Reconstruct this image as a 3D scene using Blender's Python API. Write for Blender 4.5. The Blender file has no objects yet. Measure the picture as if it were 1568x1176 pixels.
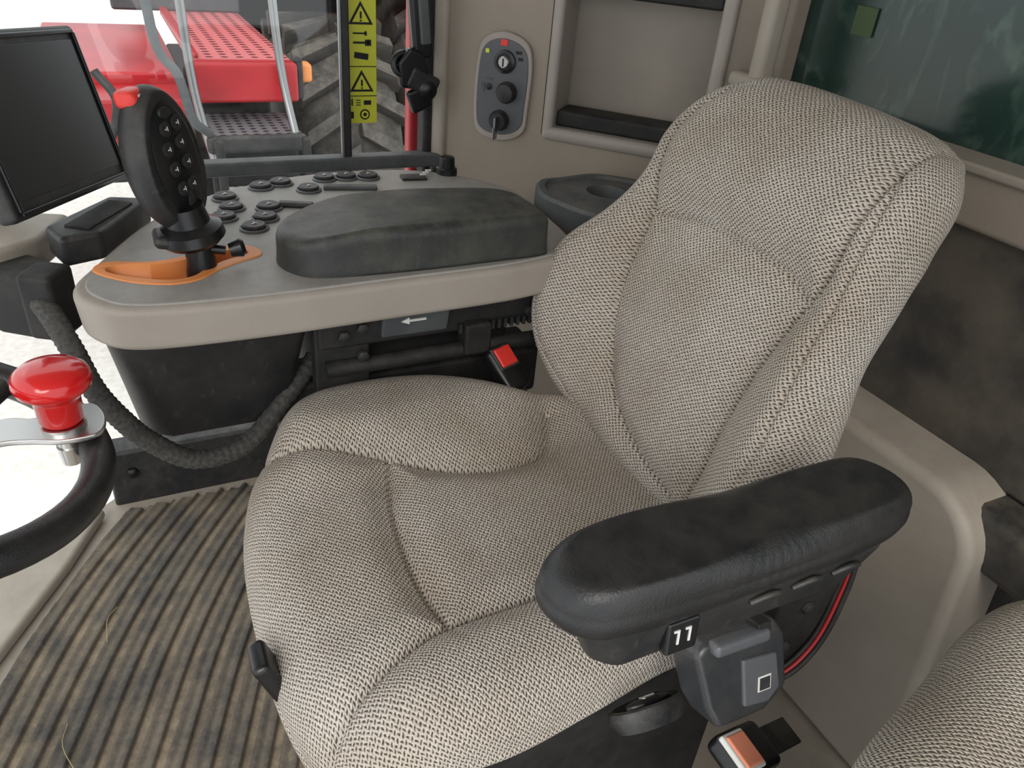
import bpy, bmesh, math, random
import numpy as np
from mathutils import Vector, Matrix, Euler
random.seed(3)
D=bpy.data; SC=bpy.context.scene
# ---------------------------------------------------------------- helpers
def lin(c):
    return tuple(((x/255)/12.92 if x/255<=.04045 else ((x/255+.055)/1.055)**2.4) for x in c)
def mat(name,rgb,rough=.6,metal=0,bump=0,bscale=200,var=.0,vscale=8,spec=.5,rgb2=None,coat=0,dust=0,dustc=(150,142,130),scr=0):
    m=D.materials.new(name); m.use_nodes=True; nt=m.node_tree; b=nt.nodes['Principled BSDF']
    c=lin(rgb)+(1,)
    b.inputs['Base Color'].default_value=c; b.inputs['Roughness'].default_value=rough
    b.inputs['Metallic'].default_value=metal; b.inputs['Specular IOR Level'].default_value=spec
    b.inputs['Coat Weight'].default_value=coat
    tc=nt.nodes.new('ShaderNodeTexCoord'); src=None
    if var>0 or rgb2:
        n=nt.nodes.new('ShaderNodeTexNoise'); n.inputs['Scale'].default_value=vscale; n.inputs['Detail'].default_value=6
        nt.links.new(tc.outputs['Object'],n.inputs['Vector'])
        r=nt.nodes.new('ShaderNodeValToRGB'); r.color_ramp.elements[0].position=.35; r.color_ramp.elements[1].position=.68
        c2=lin(rgb2)+(1,) if rgb2 else tuple(min(1,x*(1+var)) for x in c[:3])+(1,)
        c1=c if rgb2 else tuple(x*(1-var) for x in c[:3])+(1,)
        r.color_ramp.elements[0].color=c1; r.color_ramp.elements[1].color=c2
        nt.links.new(n.outputs['Fac'],r.inputs['Fac']); nt.links.new(r.outputs['Color'],b.inputs['Base Color']); src=r.outputs['Color']
    if dust>0:
        n=nt.nodes.new('ShaderNodeTexNoise'); n.inputs['Scale'].default_value=14; n.inputs['Detail'].default_value=9; n.inputs['Roughness'].default_value=.75
        nt.links.new(tc.outputs['Object'],n.inputs['Vector'])
        ge=nt.nodes.new('ShaderNodeNewGeometry'); s=nt.nodes.new('ShaderNodeSeparateXYZ'); nt.links.new(ge.outputs['Normal'],s.inputs[0])
        r=nt.nodes.new('ShaderNodeMapRange'); r.inputs['From Min'].default_value=.40; r.inputs['From Max'].default_value=.75; r.inputs['To Max'].default_value=dust
        nt.links.new(n.outputs['Fac'],r.inputs['Value'])
        up=nt.nodes.new('ShaderNodeMapRange'); up.inputs['From Min'].default_value=-.2; up.inputs['From Max'].default_value=1; up.inputs['To Min'].default_value=.25
        nt.links.new(s.outputs[2],up.inputs['Value'])
        mu=nt.nodes.new('ShaderNodeMath'); mu.operation='MULTIPLY'; nt.links.new(r.outputs[0],mu.inputs[0]); nt.links.new(up.outputs[0],mu.inputs[1])
        mx=nt.nodes.new('ShaderNodeMix'); mx.data_type='RGBA'; nt.links.new(mu.outputs[0],mx.inputs['Factor'])
        if src: nt.links.new(src,mx.inputs['A'])
        else: mx.inputs['A'].default_value=c
        mx.inputs['B'].default_value=lin(dustc)+(1,); nt.links.new(mx.outputs['Result'],b.inputs['Base Color']); src=mx.outputs['Result']
    if scr>0:
        mp=nt.nodes.new('ShaderNodeMapping'); mp.inputs['Scale'].default_value=(3,22,9); mp.inputs['Rotation'].default_value=(.3,.2,.7)
        nt.links.new(tc.outputs['Object'],mp.inputs[0])
        n=nt.nodes.new('ShaderNodeTexNoise'); n.inputs['Scale'].default_value=5; n.inputs['Detail'].default_value=8; nt.links.new(mp.outputs[0],n.inputs['Vector'])
        r=nt.nodes.new('ShaderNodeMapRange'); r.inputs['From Min'].default_value=.60; r.inputs['From Max'].default_value=.70; r.inputs['To Max'].default_value=scr
        nt.links.new(n.outputs['Fac'],r.inputs['Value'])
        mx=nt.nodes.new('ShaderNodeMix'); mx.data_type='RGBA'; nt.links.new(r.outputs[0],mx.inputs['Factor'])
        if src: nt.links.new(src,mx.inputs['A'])
        else: mx.inputs['A'].default_value=c
        mx.inputs['B'].default_value=lin(dustc)+(1,); nt.links.new(mx.outputs['Result'],b.inputs['Base Color'])
    if bump>0:
        n=nt.nodes.new('ShaderNodeTexNoise'); n.inputs['Scale'].default_value=bscale; n.inputs['Detail'].default_value=3
        nt.links.new(tc.outputs['Object'],n.inputs['Vector'])
        u=nt.nodes.new('ShaderNodeBump'); u.inputs['Strength'].default_value=bump; u.inputs['Distance'].default_value=.001
        nt.links.new(n.outputs['Fac'],u.inputs['Height']); nt.links.new(u.outputs['Normal'],b.inputs['Normal'])
    return m
def fabric(name,light,dark,pu=.0078,pv=.0064):
    m=D.materials.new(name); m.use_nodes=True; nt=m.node_tree; b=nt.nodes['Principled BSDF']; L=nt.links
    b.inputs['Roughness'].default_value=.9; b.inputs['Specular IOR Level'].default_value=.2
    b.inputs['Sheen Weight'].default_value=.1
    N=lambda t:nt.nodes.new(t)
    uv=N('ShaderNodeUVMap'); uv.uv_map='UVMap'
    nz=N('ShaderNodeTexNoise'); nz.inputs['Scale'].default_value=90; nz.inputs['Detail'].default_value=3
    L.new(uv.outputs[0],nz.inputs['Vector'])
    sb=N('ShaderNodeVectorMath'); sb.operation='SUBTRACT'; sb.inputs[1].default_value=(.5,.5,.5); L.new(nz.outputs['Color'],sb.inputs[0])
    sc=N('ShaderNodeVectorMath'); sc.operation='SCALE'; sc.inputs['Scale'].default_value=.0036; L.new(sb.outputs[0],sc.inputs[0])
    ad=N('ShaderNodeVectorMath'); ad.operation='ADD'; L.new(uv.outputs[0],ad.inputs[0]); L.new(sc.outputs[0],ad.inputs[1])
    sp=N('ShaderNodeSeparateXYZ'); L.new(ad.outputs[0],sp.inputs[0])
    def M(op,a,bv=None):
        n=N('ShaderNodeMath'); n.operation=op; L.new(a,n.inputs[0])
        if bv is not None:
            if isinstance(bv,(int,float)): n.inputs[1].default_value=bv
            else: L.new(bv,n.inputs[1])
        return n.outputs[0]
    ku=M('MULTIPLY',sp.outputs[0],2*math.pi/pu); kv=M('MULTIPLY',sp.outputs[1],2*math.pi/pv)
    zig=M('MULTIPLY',M('SINE',M('MULTIPLY',kv,1.0)),.95)
    f=M('MULTIPLY',M('COSINE',M('ADD',ku,zig)),M('COSINE',kv))
    n2=N('ShaderNodeTexNoise'); n2.inputs['Scale'].default_value=480; n2.inputs['Detail'].default_value=2; L.new(uv.outputs[0],n2.inputs['Vector'])
    am=N('ShaderNodeMath'); am.operation='MULTIPLY_ADD'; am.inputs[1].default_value=1.8; L.new(n2.outputs['Fac'],am.inputs[0]); L.new(f,am.inputs[2])
    r=N('ShaderNodeValToRGB'); e=r.color_ramp.elements
    e[0].position=.44; e[0].color=lin(light)+(1,)
    e[1].position=.86; e[1].color=lin(dark)+(1,)
    mr=N('ShaderNodeMapRange'); mr.inputs['From Min'].default_value=-.10; mr.inputs['From Max'].default_value=1.90; L.new(am.outputs[0],mr.inputs['Value'])
    L.new(mr.outputs[0],r.inputs['Fac'])
    n3=N('ShaderNodeTexNoise'); n3.inputs['Scale'].default_value=5; n3.inputs['Detail'].default_value=5; L.new(uv.outputs[0],n3.inputs['Vector'])
    r3=N('ShaderNodeValToRGB'); r3.color_ramp.elements[0].position=.3; r3.color_ramp.elements[1].position=.64
    r3.color_ramp.elements[0].color=(.75,.70,.63,1); r3.color_ramp.elements[1].color=(1,1,1,1); L.new(n3.outputs['Fac'],r3.inputs['Fac'])
    mx=N('ShaderNodeMix'); mx.data_type='RGBA'; mx.blend_type='MULTIPLY'; mx.inputs['Factor'].default_value=1
    L.new(r.outputs['Color'],mx.inputs['A']); L.new(r3.outputs['Color'],mx.inputs['B'])
    L.new(mx.outputs['Result'],b.inputs['Base Color'])
    bp=N('ShaderNodeBump'); bp.invert=True; bp.inputs['Strength'].default_value=.75; bp.inputs['Distance'].default_value=.0016
    L.new(am.outputs[0],bp.inputs['Height']); L.new(bp.outputs[0],b.inputs['Normal'])
    return m
def empty(name,loc=(0,0,0)):
    o=D.objects.new(name,None); SC.collection.objects.link(o); o.empty_display_size=.05; o.location=loc
    bpy.context.view_layer.update(); return o
def mk(name,verts,faces,m,parent=None,smooth=True,uvs=None,mw=None,sharp=None):
    me=D.meshes.new(name); me.from_pydata([tuple(v) for v in verts],[],faces); me.update()
    bm=bmesh.new(); bm.from_mesh(me); bmesh.ops.recalc_face_normals(bm,faces=bm.faces); bm.to_mesh(me); bm.free()
    if uvs is not None:
        l=me.uv_layers.new(name='UVMap')
        idx=np.zeros(len(me.loops),dtype=np.int32); me.loops.foreach_get('vertex_index',idx)
        l.data.foreach_set('uv',np.asarray(uvs,dtype=np.float32)[idx].ravel())
    o=D.objects.new(name,me); SC.collection.objects.link(o)
    if m: me.materials.append(m)
    if smooth:
        me.polygons.foreach_set('use_smooth',[True]*len(me.polygons))
        if sharp: me.set_sharp_from_angle(angle=math.radians(sharp))
    if mw is not None: o.matrix_world=mw
    if parent: o.parent=parent; o.matrix_parent_inverse=parent.matrix_world.inverted()
    return o
def bev(o,w,seg=3):
    if w>0:
        b=o.modifiers.new('bevel','BEVEL'); b.width=w; b.segments=seg; b.limit_method='ANGLE'; b.angle_limit=math.radians(35)
        o.data.polygons.foreach_set('use_smooth',[True]*len(o.data.polygons))
        o.modifiers.new('wn','WEIGHTED_NORMAL')
    return o
def cut(o,cutter):
    md=o.modifiers.new('cut','BOOLEAN'); md.operation='DIFFERENCE'; md.object=cutter; md.solver='EXACT'
    bpy.context.view_layer.update(); dg=bpy.context.evaluated_depsgraph_get()
    me=D.meshes.new_from_object(o.evaluated_get(dg)); o.modifiers.clear(); o.data=me
    me.set_sharp_from_angle(angle=math.radians(40))
def kill(o): D.objects.remove(o,do_unlink=True)
def frame(loc,ex=(1,0,0),ey=(0,1,0)):
    ex=Vector(ex).normalized(); ey=Vector(ey); ey=(ey-ex*ey.dot(ex)).normalized(); ez=ex.cross(ey)
    M=Matrix.Identity(4)
    for i in range(3): M[i][0]=ex[i];M[i][1]=ey[i];M[i][2]=ez[i];M[i][3]=loc[i]
    return M
def box(name,loc,size,m,parent=None,bv=.003,rot=None,mw=None,taper=1):
    x,y,z=[s/2 for s in size]; t=taper
    v=[(-x*t,-y*t,-z),(x*t,-y*t,-z),(x*t,y*t,-z),(-x*t,y*t,-z),(-x,-y,z),(x,-y,z),(x,y,z),(-x,y,z)]
    f=[(3,2,1,0),(4,5,6,7),(0,1,5,4),(1,2,6,5),(2,3,7,6),(3,0,4,7)]
    if mw is None:
        mw=Matrix.Translation(loc)
        if rot: mw=mw@Euler([math.radians(a) for a in rot]).to_matrix().to_4x4()
    else: mw=mw@Matrix.Translation(loc)
    return bev(mk(name,v,f,m,parent,False,mw=mw),min(bv,min(size)*.45))
def closed_spline(pts,n=12):
    P=[np.array(p,float) for p in pts]; L=len(P); out=[]
    for i in range(L):
        a,b,c,d=P[i-1],P[i],P[(i+1)%L],P[(i+2)%L]
        for k in range(n):
            t=k/n; out.append(.5*((2*b)+(-a+c)*t+(2*a-5*b+4*c-d)*t*t+(-a+3*b-3*c+d)*t**3))
    return np.array(out)
def open_spline(pts,n=12):
    P=[np.array(p,float) for p in pts]; P=[2*P[0]-P[1]]+P+[2*P[-1]-P[-2]]; out=[]
    for i in range(1,len(P)-2):
        a,b,c,d=P[i-1],P[i],P[i+1],P[i+2]
        for k in range(n):
            t=k/n; out.append(.5*((2*b)+(-a+c)*t+(2*a-5*b+4*c-d)*t*t+(-a+3*b-3*c+d)*t**3))
    out.append(P[-2]); return np.array(out)
def prism(name,pts,z0,z1,m,parent=None,bv=.004,mw=None,low=None,seg=3):
    n=len(pts); low=pts if low is None else low
    v=[(p[0],p[1],z0) for p in low]+[(p[0],p[1],z1) for p in pts]
    f=[tuple(range(n))[::-1],tuple(range(n,2*n))]+[(i,(i+1)%n,n+(i+1)%n,n+i) for i in range(n)]
    return bev(mk(name,v,f,m,parent,False,mw=mw),bv,seg)
def tube(name,pts,r,m,parent=None,seg=14,n=10,smooth=True,rf=None):
    P=open_spline(pts,n) if n>1 else np.array(pts,float)
    V=[];F=[];L=len(P); prev=None
    for i in range(L):
        t=Vector(P[min(i+1,L-1)]-P[max(i-1,0)]).normalized()
        if prev is None:
            a=Vector((0,0,1)) if abs(t.z)<.9 else Vector((1,0,0)); u=t.cross(a).normalized()
        else: u=(prev-t*prev.dot(t)).normalized()
        prev=u; w=t.cross(u); rr=r*(rf(i/(L-1)) if rf else 1)
        for k in range(seg):
            a=2*math.pi*k/seg; V.append(Vector(P[i])+u*math.cos(a)*rr+w*math.sin(a)*rr)
    for i in range(L-1):
        for k in range(seg): F.append((i*seg+k,i*seg+(k+1)%seg,(i+1)*seg+(k+1)%seg,(i+1)*seg+k))
    F.append(tuple(range(seg))[::-1]); F.append(tuple(range((L-1)*seg,L*seg)))
    return mk(name,V,F,m,parent,True,sharp=50)
def lathe(name,prof,m,parent=None,seg=40,mw=None,sx=1,sy=1):
    V=[];F=[]
    for r,z in prof:
        for k in range(seg):
            a=2*math.pi*k/seg; V.append((r*math.cos(a)*sx,r*math.sin(a)*sy,z))
    for i in range(len(prof)-1):
        for k in range(seg): F.append((i*seg+k,i*seg+(k+1)%seg,(i+1)*seg+(k+1)%seg,(i+1)*seg+k))
    F.append(tuple(range(seg))[::-1]); F.append(tuple(range((len(prof)-1)*seg,len(prof)*seg)))
    return mk(name,V,F,m,parent,True,mw=mw,sharp=40)
def seamd(s,t,poly):
    d=np.full(s.shape,9.)
    for a,b in zip(poly[:-1],poly[1:]):
        ab=b-a; L=(ab**2).sum()+1e-12
        k=np.clip(((s-a[0])*ab[0]+(t-a[1])*ab[1])/L,0,1)
        d=np.minimum(d,np.hypot(s-a[0]-k*ab[0],t-a[1]-k*ab[1]))
    return d
def sst(a,b,x):
    t=np.clip((x-a)/(b-a),0,1); return t*t*(3-2*t)
def pad(name,outline,center,topf,E,depth,m,parent,mw=None,N=420,M=110,K=14,taper=0.,bulge=.0,sp=True):
    O=closed_spline(outline) if sp else np.array(outline,float)
    c=np.array(center); ang=np.arctan2(O[:,1]-c[1],O[:,0]-c[0]); R=np.hypot(O[:,0]-c[0],O[:,1]-c[1])
    o=np.argsort(ang); th=np.linspace(-math.pi,math.pi,N,endpoint=False); Rt=np.interp(th,ang[o],R[o],period=2*math.pi)
    q=np.linspace(0,1,M+1)[1:]; rho=np.sin(q*math.pi/2)
    V=[];UV=[]
    co,si=np.cos(th),np.sin(th)
    z0=float(topf(np.array([c[0]]),np.array([c[1]]))[0]); V.append(np.array([[c[0],c[1],z0]])); UV.append(np.array([[c[0],c[1]]]))
    for r in rho:
        s=c[0]+r*Rt*co; t=c[1]+r*Rt*si; d=(1-r)*Rt; e=np.clip(1-d/E,0,1)
        z=topf(s,t)-E*(1-np.sqrt(np.maximum(0,1-e*e)))
        V.append(np.stack([s,t,z],1)); k=E*(np.arcsin(e)-e)
        UV.append(np.stack([s+co*k,t+si*k],1))
    ze=V[-1][:,2].copy(); k0=E*(math.pi/2-1)
    for j in range(1,K+1):
        f=j/K; off=bulge*math.sin(math.pi*f)-taper*f*f
        s=c[0]+(Rt+off)*co; t=c[1]+(Rt+off)*si
        V.append(np.stack([s,t,ze-depth*f],1)); kk=k0+depth*f
        UV.append(np.stack([c[0]+(Rt+kk)*co,c[1]+(Rt+kk)*si],1))
    nr=M+K; zb=V[-1][:,2].mean()
    V.append(np.array([[c[0],c[1],zb]])); UV.append(np.array([[c[0],c[1]]]))
    V=np.concatenate(V); UV=np.concatenate(UV); F=[]
    for k in range(N): F.append((0,1+k,1+(k+1)%N))
    for i in range(nr-1):
        a=1+i*N; b=a+N
        for k in range(N):
            k2=(k+1)%N; F.append((a+k,b+k,b+k2,a+k2))
    a=1+(nr-1)*N; lastv=len(V)-1
    for k in range(N): F.append((a+k,lastv,a+(k+1)%N))
    return mk(name,V,F,m,parent,True,uvs=UV,mw=mw)

# ---------------------------------------------------------------- materials
FAB=fabric('seat_fabric',(208,199,188),(74,69,64))
FAB2=fabric('seat_fabric_light',(222,213,200),(92,85,77))
BLK=mat('black_plastic',(28,29,31),.5,bump=.3,bscale=400,dust=.3,scr=.06)
BLKG=mat('black_gloss_plastic',(20,21,23),.3)
BLKD=mat('deep_black_plastic',(16,16,17),.7,dust=.2)  # near-black dusty plastic for brackets, rails and liners
LEA=mat('black_vinyl',(25,26,28),.40,bump=.5,bscale=420,dust=.12)
LEA2=mat('grey_vinyl',(42,44,44),.5,bump=.4,bscale=420,dust=.6,dustc=(118,116,100))
GRYP=mat('console_grey_plastic',(156,148,139),.5,bump=.2,bscale=500,var=.05,vscale=6,dust=.3,dustc=(120,108,94))
GRYT=mat('console_top_grey',(154,151,147),.5,bump=.2,bscale=500,var=.05,vscale=6,dust=.5,dustc=(112,104,94),scr=.12)
BEI=mat('beige_plastic',(148,139,128),.6,bump=.3,bscale=350,var=.06,vscale=5,dust=.25,dustc=(110,98,84))
BEI2=mat('beige_light_plastic',(162,153,141),.55,bump=.25,bscale=350,var=.05,vscale=5,dust=.4,dustc=(116,102,85),scr=.08)
DGR=mat('dark_grey_plastic',(72,76,79),.6,bump=.3,bscale=400,var=.12,vscale=12,dust=.4)
ORG=mat('orange_plastic',(232,146,82),.5,dust=.2,dustc=(140,90,60))
PNK=mat('faded_orange_button',(240,150,118),.45)
RED=mat('red_gloss',(206,28,30),.18,coat=.4)
REDB=mat('red_button',(226,56,48),.4)
REDP=mat('red_machine_paint',(176,36,42),.35,var=.15,vscale=3)
CHR=mat('chrome_metal',(200,198,196),.3,metal=1)
STL=mat('steel',(150,150,150),.35,metal=1)
YEL=mat('yellow_label',(214,216,62),.5)
WHT=mat('white_print',(215,215,210),.5)
INK=mat('black_print',(15,15,15),.6)
SCR=mat('screen_surface',(40,42,44),.3,rgb2=(48,50,52),vscale=3)
SLV=mat('silver_grey_plastic',(84,86,90),.36,bump=.15,bscale=500,dust=.15)
SLV2=mat('charcoal_plastic',(48,50,53),.28,bump=.15,bscale=500,dust=.2)
RUB=mat('tyre_rubber',(70,66,62),.85,bump=.4,bscale=60,var=.3,vscale=5,dust=.5,dustc=(160,150,138))
HOSE=mat('braided_sleeve',(66,65,62),.8,bump=1,bscale=500,var=.4,vscale=160)
def seam_poly(p): return open_spline(p,10)

# ---------------------------------------------------------------- driver seat
seat=empty('driver_seat',(.74,-.4,0))
S1a=seam_poly([(1.08,-.12),(.985,-.13),(.94,-.20),(.895,-.29),(.845,-.39),(.83,-.46),(.85,-.53),(.92,-.575)])
S2=seam_poly([(.895,-.29),(.79,-.262),(.67,-.25),(.563,-.257)])
S3=seam_poly([(.47,-.07),(.515,-.12),(.55,-.20),(.566,-.26),(.57,-.38),(.585,-.50),(.60,-.66)])
def cush_top(s,t):
    a=np.abs(s-.735)
    z=.578+(.026+.016*sst(.8,1.0,s))*sst(.10,.24,a)*sst(-.06,-.2,t)-.035*sst(-.24,-.05,t)-.012*sst(-.45,-.65,t)
    g=np.zeros_like(s)
    for P in (S1a,S2,S3):
        d=seamd(s,t,P); g=np.maximum(g,.011*np.exp(-(d/.0045)**2)+.016*np.exp(-(d/.028)**2))
    return z-g
cush_out=[(.435,-.16),(.48,-.095),(.58,-.064),(.75,-.057),(.90,-.07),(1.00,-.105),(1.075,-.17),(1.10,-.28),(1.09,-.40),(1.045,-.50),(.99,-.58),(.96,-.66),(.88,-.71),(.6,-.71),(.50,-.69),(.46,-.60),(.445,-.48),(.430,-.38),(.418,-.26)]
pad('cushion',cush_out,(.74,-.38),cush_top,.070,.032,FAB,seat,taper=.03,bulge=.006,N=560,M=170)
a18=math.radians(18); CX=.765
def mir(L): return [(CX+x,t) for x,t in L]
half=[(.10,.565),(.18,.55),(.225,.51),(.243,.44),(.245,.37),(.262,.29),(.295,.22),(.307,.15),(.293,.08),(.255,.02),(.19,-.03),(.09,-.055)]
near=[(.10,.555),(.165,.535),(.205,.495),(.222,.43),(.226,.37),(.245,.29),(.278,.22),(.295,.15),(.285,.08),(.25,.02),(.19,-.03),(.09,-.055)]
bo=[(CX+x,t) for x,t in half]+[(CX-x,t) for x,t in near[::-1]]
bL=seam_poly(mir([(.16,.60),(.18,.52),(.198,.45),(.195,.38),(.172,.31),(.160,.20),(.138,.11),(.09,.04),(.0,.0),(-.10,-.02)]))
bR=seam_poly(mir([(-.15,.60),(-.165,.52),(-.175,.44),(-.172,.37),(-.160,.31),(-.145,.21),(-.138,.12),(-.140,.04),(-.13,-.03)]))
bH=seam_poly(mir([(.178,.322),(.09,.343),(0,.348),(-.09,.343),(-.165,.322)]))
BP=closed_spline([(CX+(x-CX)*.885,.255+(y-.255)*.93) for x,y in bo]); BP=np.vstack([BP,BP[:1]])
def back_top(s,t):
    a=np.abs(s-CX); W=.015+.072*(1-sst(.17,.42,t))
    z=.03+W*sst(.11,.27,a)*(1-.25*sst(.12,-.02,t))
    z=z+.016*np.exp(-((t-.2)/.12)**2)*np.exp(-(a/.14)**2)
    z=z+.022*sst(.33,.42,t)*(1-sst(.16,.25,a))-.055*sst(.42,.58,t)
    g=np.zeros_like(s)
    for P in (bL,bR): 
        d=seamd(s,t,P); g=np.maximum(g,.009*np.exp(-(d/.004)**2)+.014*np.exp(-(d/.022)**2))
    d=seamd(s,t,bH); g=np.maximum(g,.007*np.exp(-(d/.004)**2)+.015*np.exp(-(d/.03)**2))
    d=seamd(s,t,BP)
    g=g+(.0045*np.exp(-(d/.0032)**2)+.003*np.exp(-(d/.012)**2))*sst(.1,.18,a)
    return z-g
MB=Matrix(((1,0,0,0),(0,-math.sin(a18),math.cos(a18),-.66),(0,math.cos(a18),math.sin(a18),.6),(0,0,0,1)))
pad('backrest',bo,(CX,.255),back_top,.055,.085,FAB,seat,mw=MB,taper=.03,bulge=.008,N=700,M=230)
box('back_shell',(CX+.01,.24,-.075),(.34,.44,.05),BLK,seat,.02,mw=MB)
prism('base_panel',[(.56,-.66),(.56,-.18),(.60,-.135),(.92,-.125),(.98,-.18),(.98,-.66)],.0,.44,BEI2,seat,.02)
box('under_frame',(.755,-.40,.475),(.50,.54,.07),BLK,seat,.01)
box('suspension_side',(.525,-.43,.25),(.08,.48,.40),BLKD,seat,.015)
sw=frame((.635,-.058,.505),(1,0,0),(0,.35,1))
box('height_switch',(0,0,0),(.048,.075,.022),BLKG,seat,.008,mw=sw)
# icons on both visible faces (front face is -z of the local frame)
for i,(x,y,w,h) in enumerate([(.004,.012,.004,.016),(-.004,.004,.014,.003),(-.012,.014,.005,.005)]):
    box('switch_icon_%d'%i,(x,y,-.0115),(w,h,.001),WHT,seat,.0,mw=sw)
MT_=frame((.412,-.448,.515),(0,1,.04),(-.9,0,1))
lathe('tilt_handle_bezel',[(0,-.016),(.040,-.016),(.050,0),(.048,.008),(.042,.010),(.038,.004),(0,.0)],BLK,seat,mw=MT_,sx=1.05,sy=.60)
lathe('tilt_handle',[(0,.0),(.026,.0),(.024,.010),(.016,.014),(0,.014)],BLKG,seat,mw=MT_@Matrix.Translation((0,.006,.002)),sx=1.3,sy=.5)
box('tilt_icon',(.0,.006,.0165),(.020,.003,.001),WHT,seat,0,mw=MT_); box('tilt_icon_b',(.008,.010,.0165),(.003,.008,.001),WHT,seat,0,mw=MT_)
arm_out=[(.328,-.262),(.36,-.245),(.390,-.258),(.405,-.31),(.405,-.45),(.402,-.57),(.395,-.625),(.36,-.645),(.328,-.63),(.316,-.57),(.310,-.45),(.315,-.31)]
pad('armrest_pad',arm_out,(.358,-.45),lambda s,t:.860+.005*np.cos((t+.45)*6),.026,.024,LEA,seat,N=200,M=40,K=10,taper=.006,bulge=.003)
prism('armrest_housing',[(.322,-.285),(.345,-.262),(.385,-.28),(.388,-.60),(.335,-.63),(.320,-.60)],.750,.818,BLK,seat,.012,low=[(.330,-.31),(.35,-.29),(.385,-.30),(.385,-.565),(.34,-.58),(.330,-.56)])
hm=frame((.3245,-.365,.782),(0,-1,0),(.12,0,1))
box('armrest_switch',(0,0,.000),(.034,.036,.010),BLKG,seat,.003,mw=hm)
for i in range(2):
    box('armrest_switch_icon_%d'%i,(-.006+.012*i,.002,.0055),(.0022,.016,.001),WHT,seat,0,mw=hm)
    box('armrest_switch_iconb_%d'%i,(-.008+.012*i,.009,.0055),(.006,.0022,.001),WHT,seat,0,mw=hm)
for i in range(3): tube('housing_rib_%d'%i,[(.323,-.44-.05*i,.79),(.319,-.457-.05*i,.798),(.323,-.475-.05*i,.79)],.003,BLK,seat,n=4,seg=8)
prism('armrest_bracket',[(-.04,-.13),(.035,-.13),(.05,.10),(-.05,.10)],-.012,.012,BLKD,seat,.004,mw=frame((.39,-.61,.665),(0,1,0),(0,0,1)))
for i,(y,z) in enumerate([(-.60,.74),(-.635,.72),(-.61,.66),(-.595,.60)]):
    lathe('bracket_bolt_%d'%i,[(.008,0),(.008,.005),(.004,.007)],STL if i==1 else BLK,seat,seg=6,mw=frame((.377,y,z),(0,1,0),(0,0,-1)) )
ab=frame((.368,-.500,.632),(0,-1,-.05),(.38,0,1))
prism('adjuster_box',[(-.050,-.030),(-.034,-.060),(.030,-.058),(.062,-.036),(.056,.030),(.040,.050),(-.056,.046),(-.066,.034)],-.025,.025,SLV2,seat,.014,mw=ab)
prism('adjuster_lid',[(-.004,-.040),(.030,-.044),(.046,-.030),(.040,.012),(-.008,.016)],.022,.029,SLV,seat,.003,mw=ab)
box('adjuster_window',(.022,-.018,.0295),(.018,.018,.001),WHT,seat,.001,mw=ab); box('adjuster_window_in',(.022,-.018,.0302),(.014,.014,.001),SLV2,seat,.0,mw=ab)
box('adjuster_handle',(-.012,.040,.026),(.074,.016,.020),SLV,seat,.006,mw=ab)
box('adjuster_notch',(.018,.048,.022),(.018,.012,.020),BLKD,seat,.002,mw=ab)
wire=mat('red_wire',(150,30,34),.5)
for i,(m,dx) in enumerate([(wire,0),(BLKD,.005),(BLKD,-.005)]):
    tube('wiring_%d'%i,[(.375,-.655,.76),(.372+dx,-.655,.68),(.368+dx,-.64,.60),(.368+dx,-.60,.56),(.38,-.56,.56)],.003,m,seat,seg=8)

def buckle(name,M,col):
    e=empty(name,M.translation)
    box('body',(0,0,0),(.056,.085,.028),BLKG,e,.009,mw=M)
    box('release_frame',(0,.020,.012),(.046,.044,.008),WHT if col is PNK else BLK,e,.003,mw=M)
    box('release',(0,.020,.015),(.038,.036,.008),col,e,.003,mw=M)
    box('strap',(0,-.075,-.002),(.035,.09,.006),BLK,e,.002,mw=M)
buckle('seat_belt_buckle',frame((1.025,-.545,.612),(.25,-.60,.0),(.62,.25,.58)),REDB)
buckle('seat_belt_buckle',frame((.330,-.530,.500),(.95,.1,.2),(-.2,.85,.35)),PNK)

# ---------------------------------------------------------------- console
con=empty('control_console',(1.25,-.3,.7))
co=[(1.04,.075),(1.095,.09),(1.17,.06),(1.326,-.02),(1.44,-.13),(1.52,-.30),(1.53,-.50),(1.47,-.62),(1.36,-.70),(1.20,-.70),(1.05,-.67),(1.005,-.56),(.995,-.33),(.99,-.14),(1.0,.02)]
CO=closed_spline(co,6)
cc=np.array([1.2,-.3])
def scl(P,k): return [tuple(cc+(p-cc)*k) for p in P]
rim=prism('rim',scl(CO,1.0),.752,.818,GRYP,con,.012,low=scl(CO,.985),seg=4)
top=prism('top_plate',scl(CO,.955),.80,.8205,GRYT,con,.003)
G=closed_spline([(1.130,.060),(1.158,.042),(1.145,-.01),(1.152,-.055),(1.180,-.105),(1.170,-.155),(1.135,-.165),(1.115,-.13),(1.095,-.10),(1.068,-.07),(1.062,-.03),(1.085,.02)],6)
gc=np.array([1.12,-.05])
cu=prism('cutter',G,.775,.90,None,None,0); cut(rim,cu); cut(top,cu); kill(cu)
lin_=prism('lever_gate',[tuple(gc+(p-gc)*1.02) for p in G],.772,.8225,ORG,con,.0015)
gi=closed_spline([(1.124,.046),(1.142,.034),(1.132,-.012),(1.140,-.06),(1.160,-.105),(1.155,-.143),(1.140,-.146),(1.122,-.11),(1.098,-.082),(1.078,-.062),(1.074,-.03),(1.096,.015)],6)
cu=prism('cutter',gi,.785,.90,None,None,0); cut(lin_,cu); kill(cu)
btop=[(1.05,.06),(1.10,.07),(1.17,.05),(1.33,-.03),(1.40,-.14),(1.40,-.22),(1.05,-.22),(1.03,-.14),(1.02,.0)]
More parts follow.
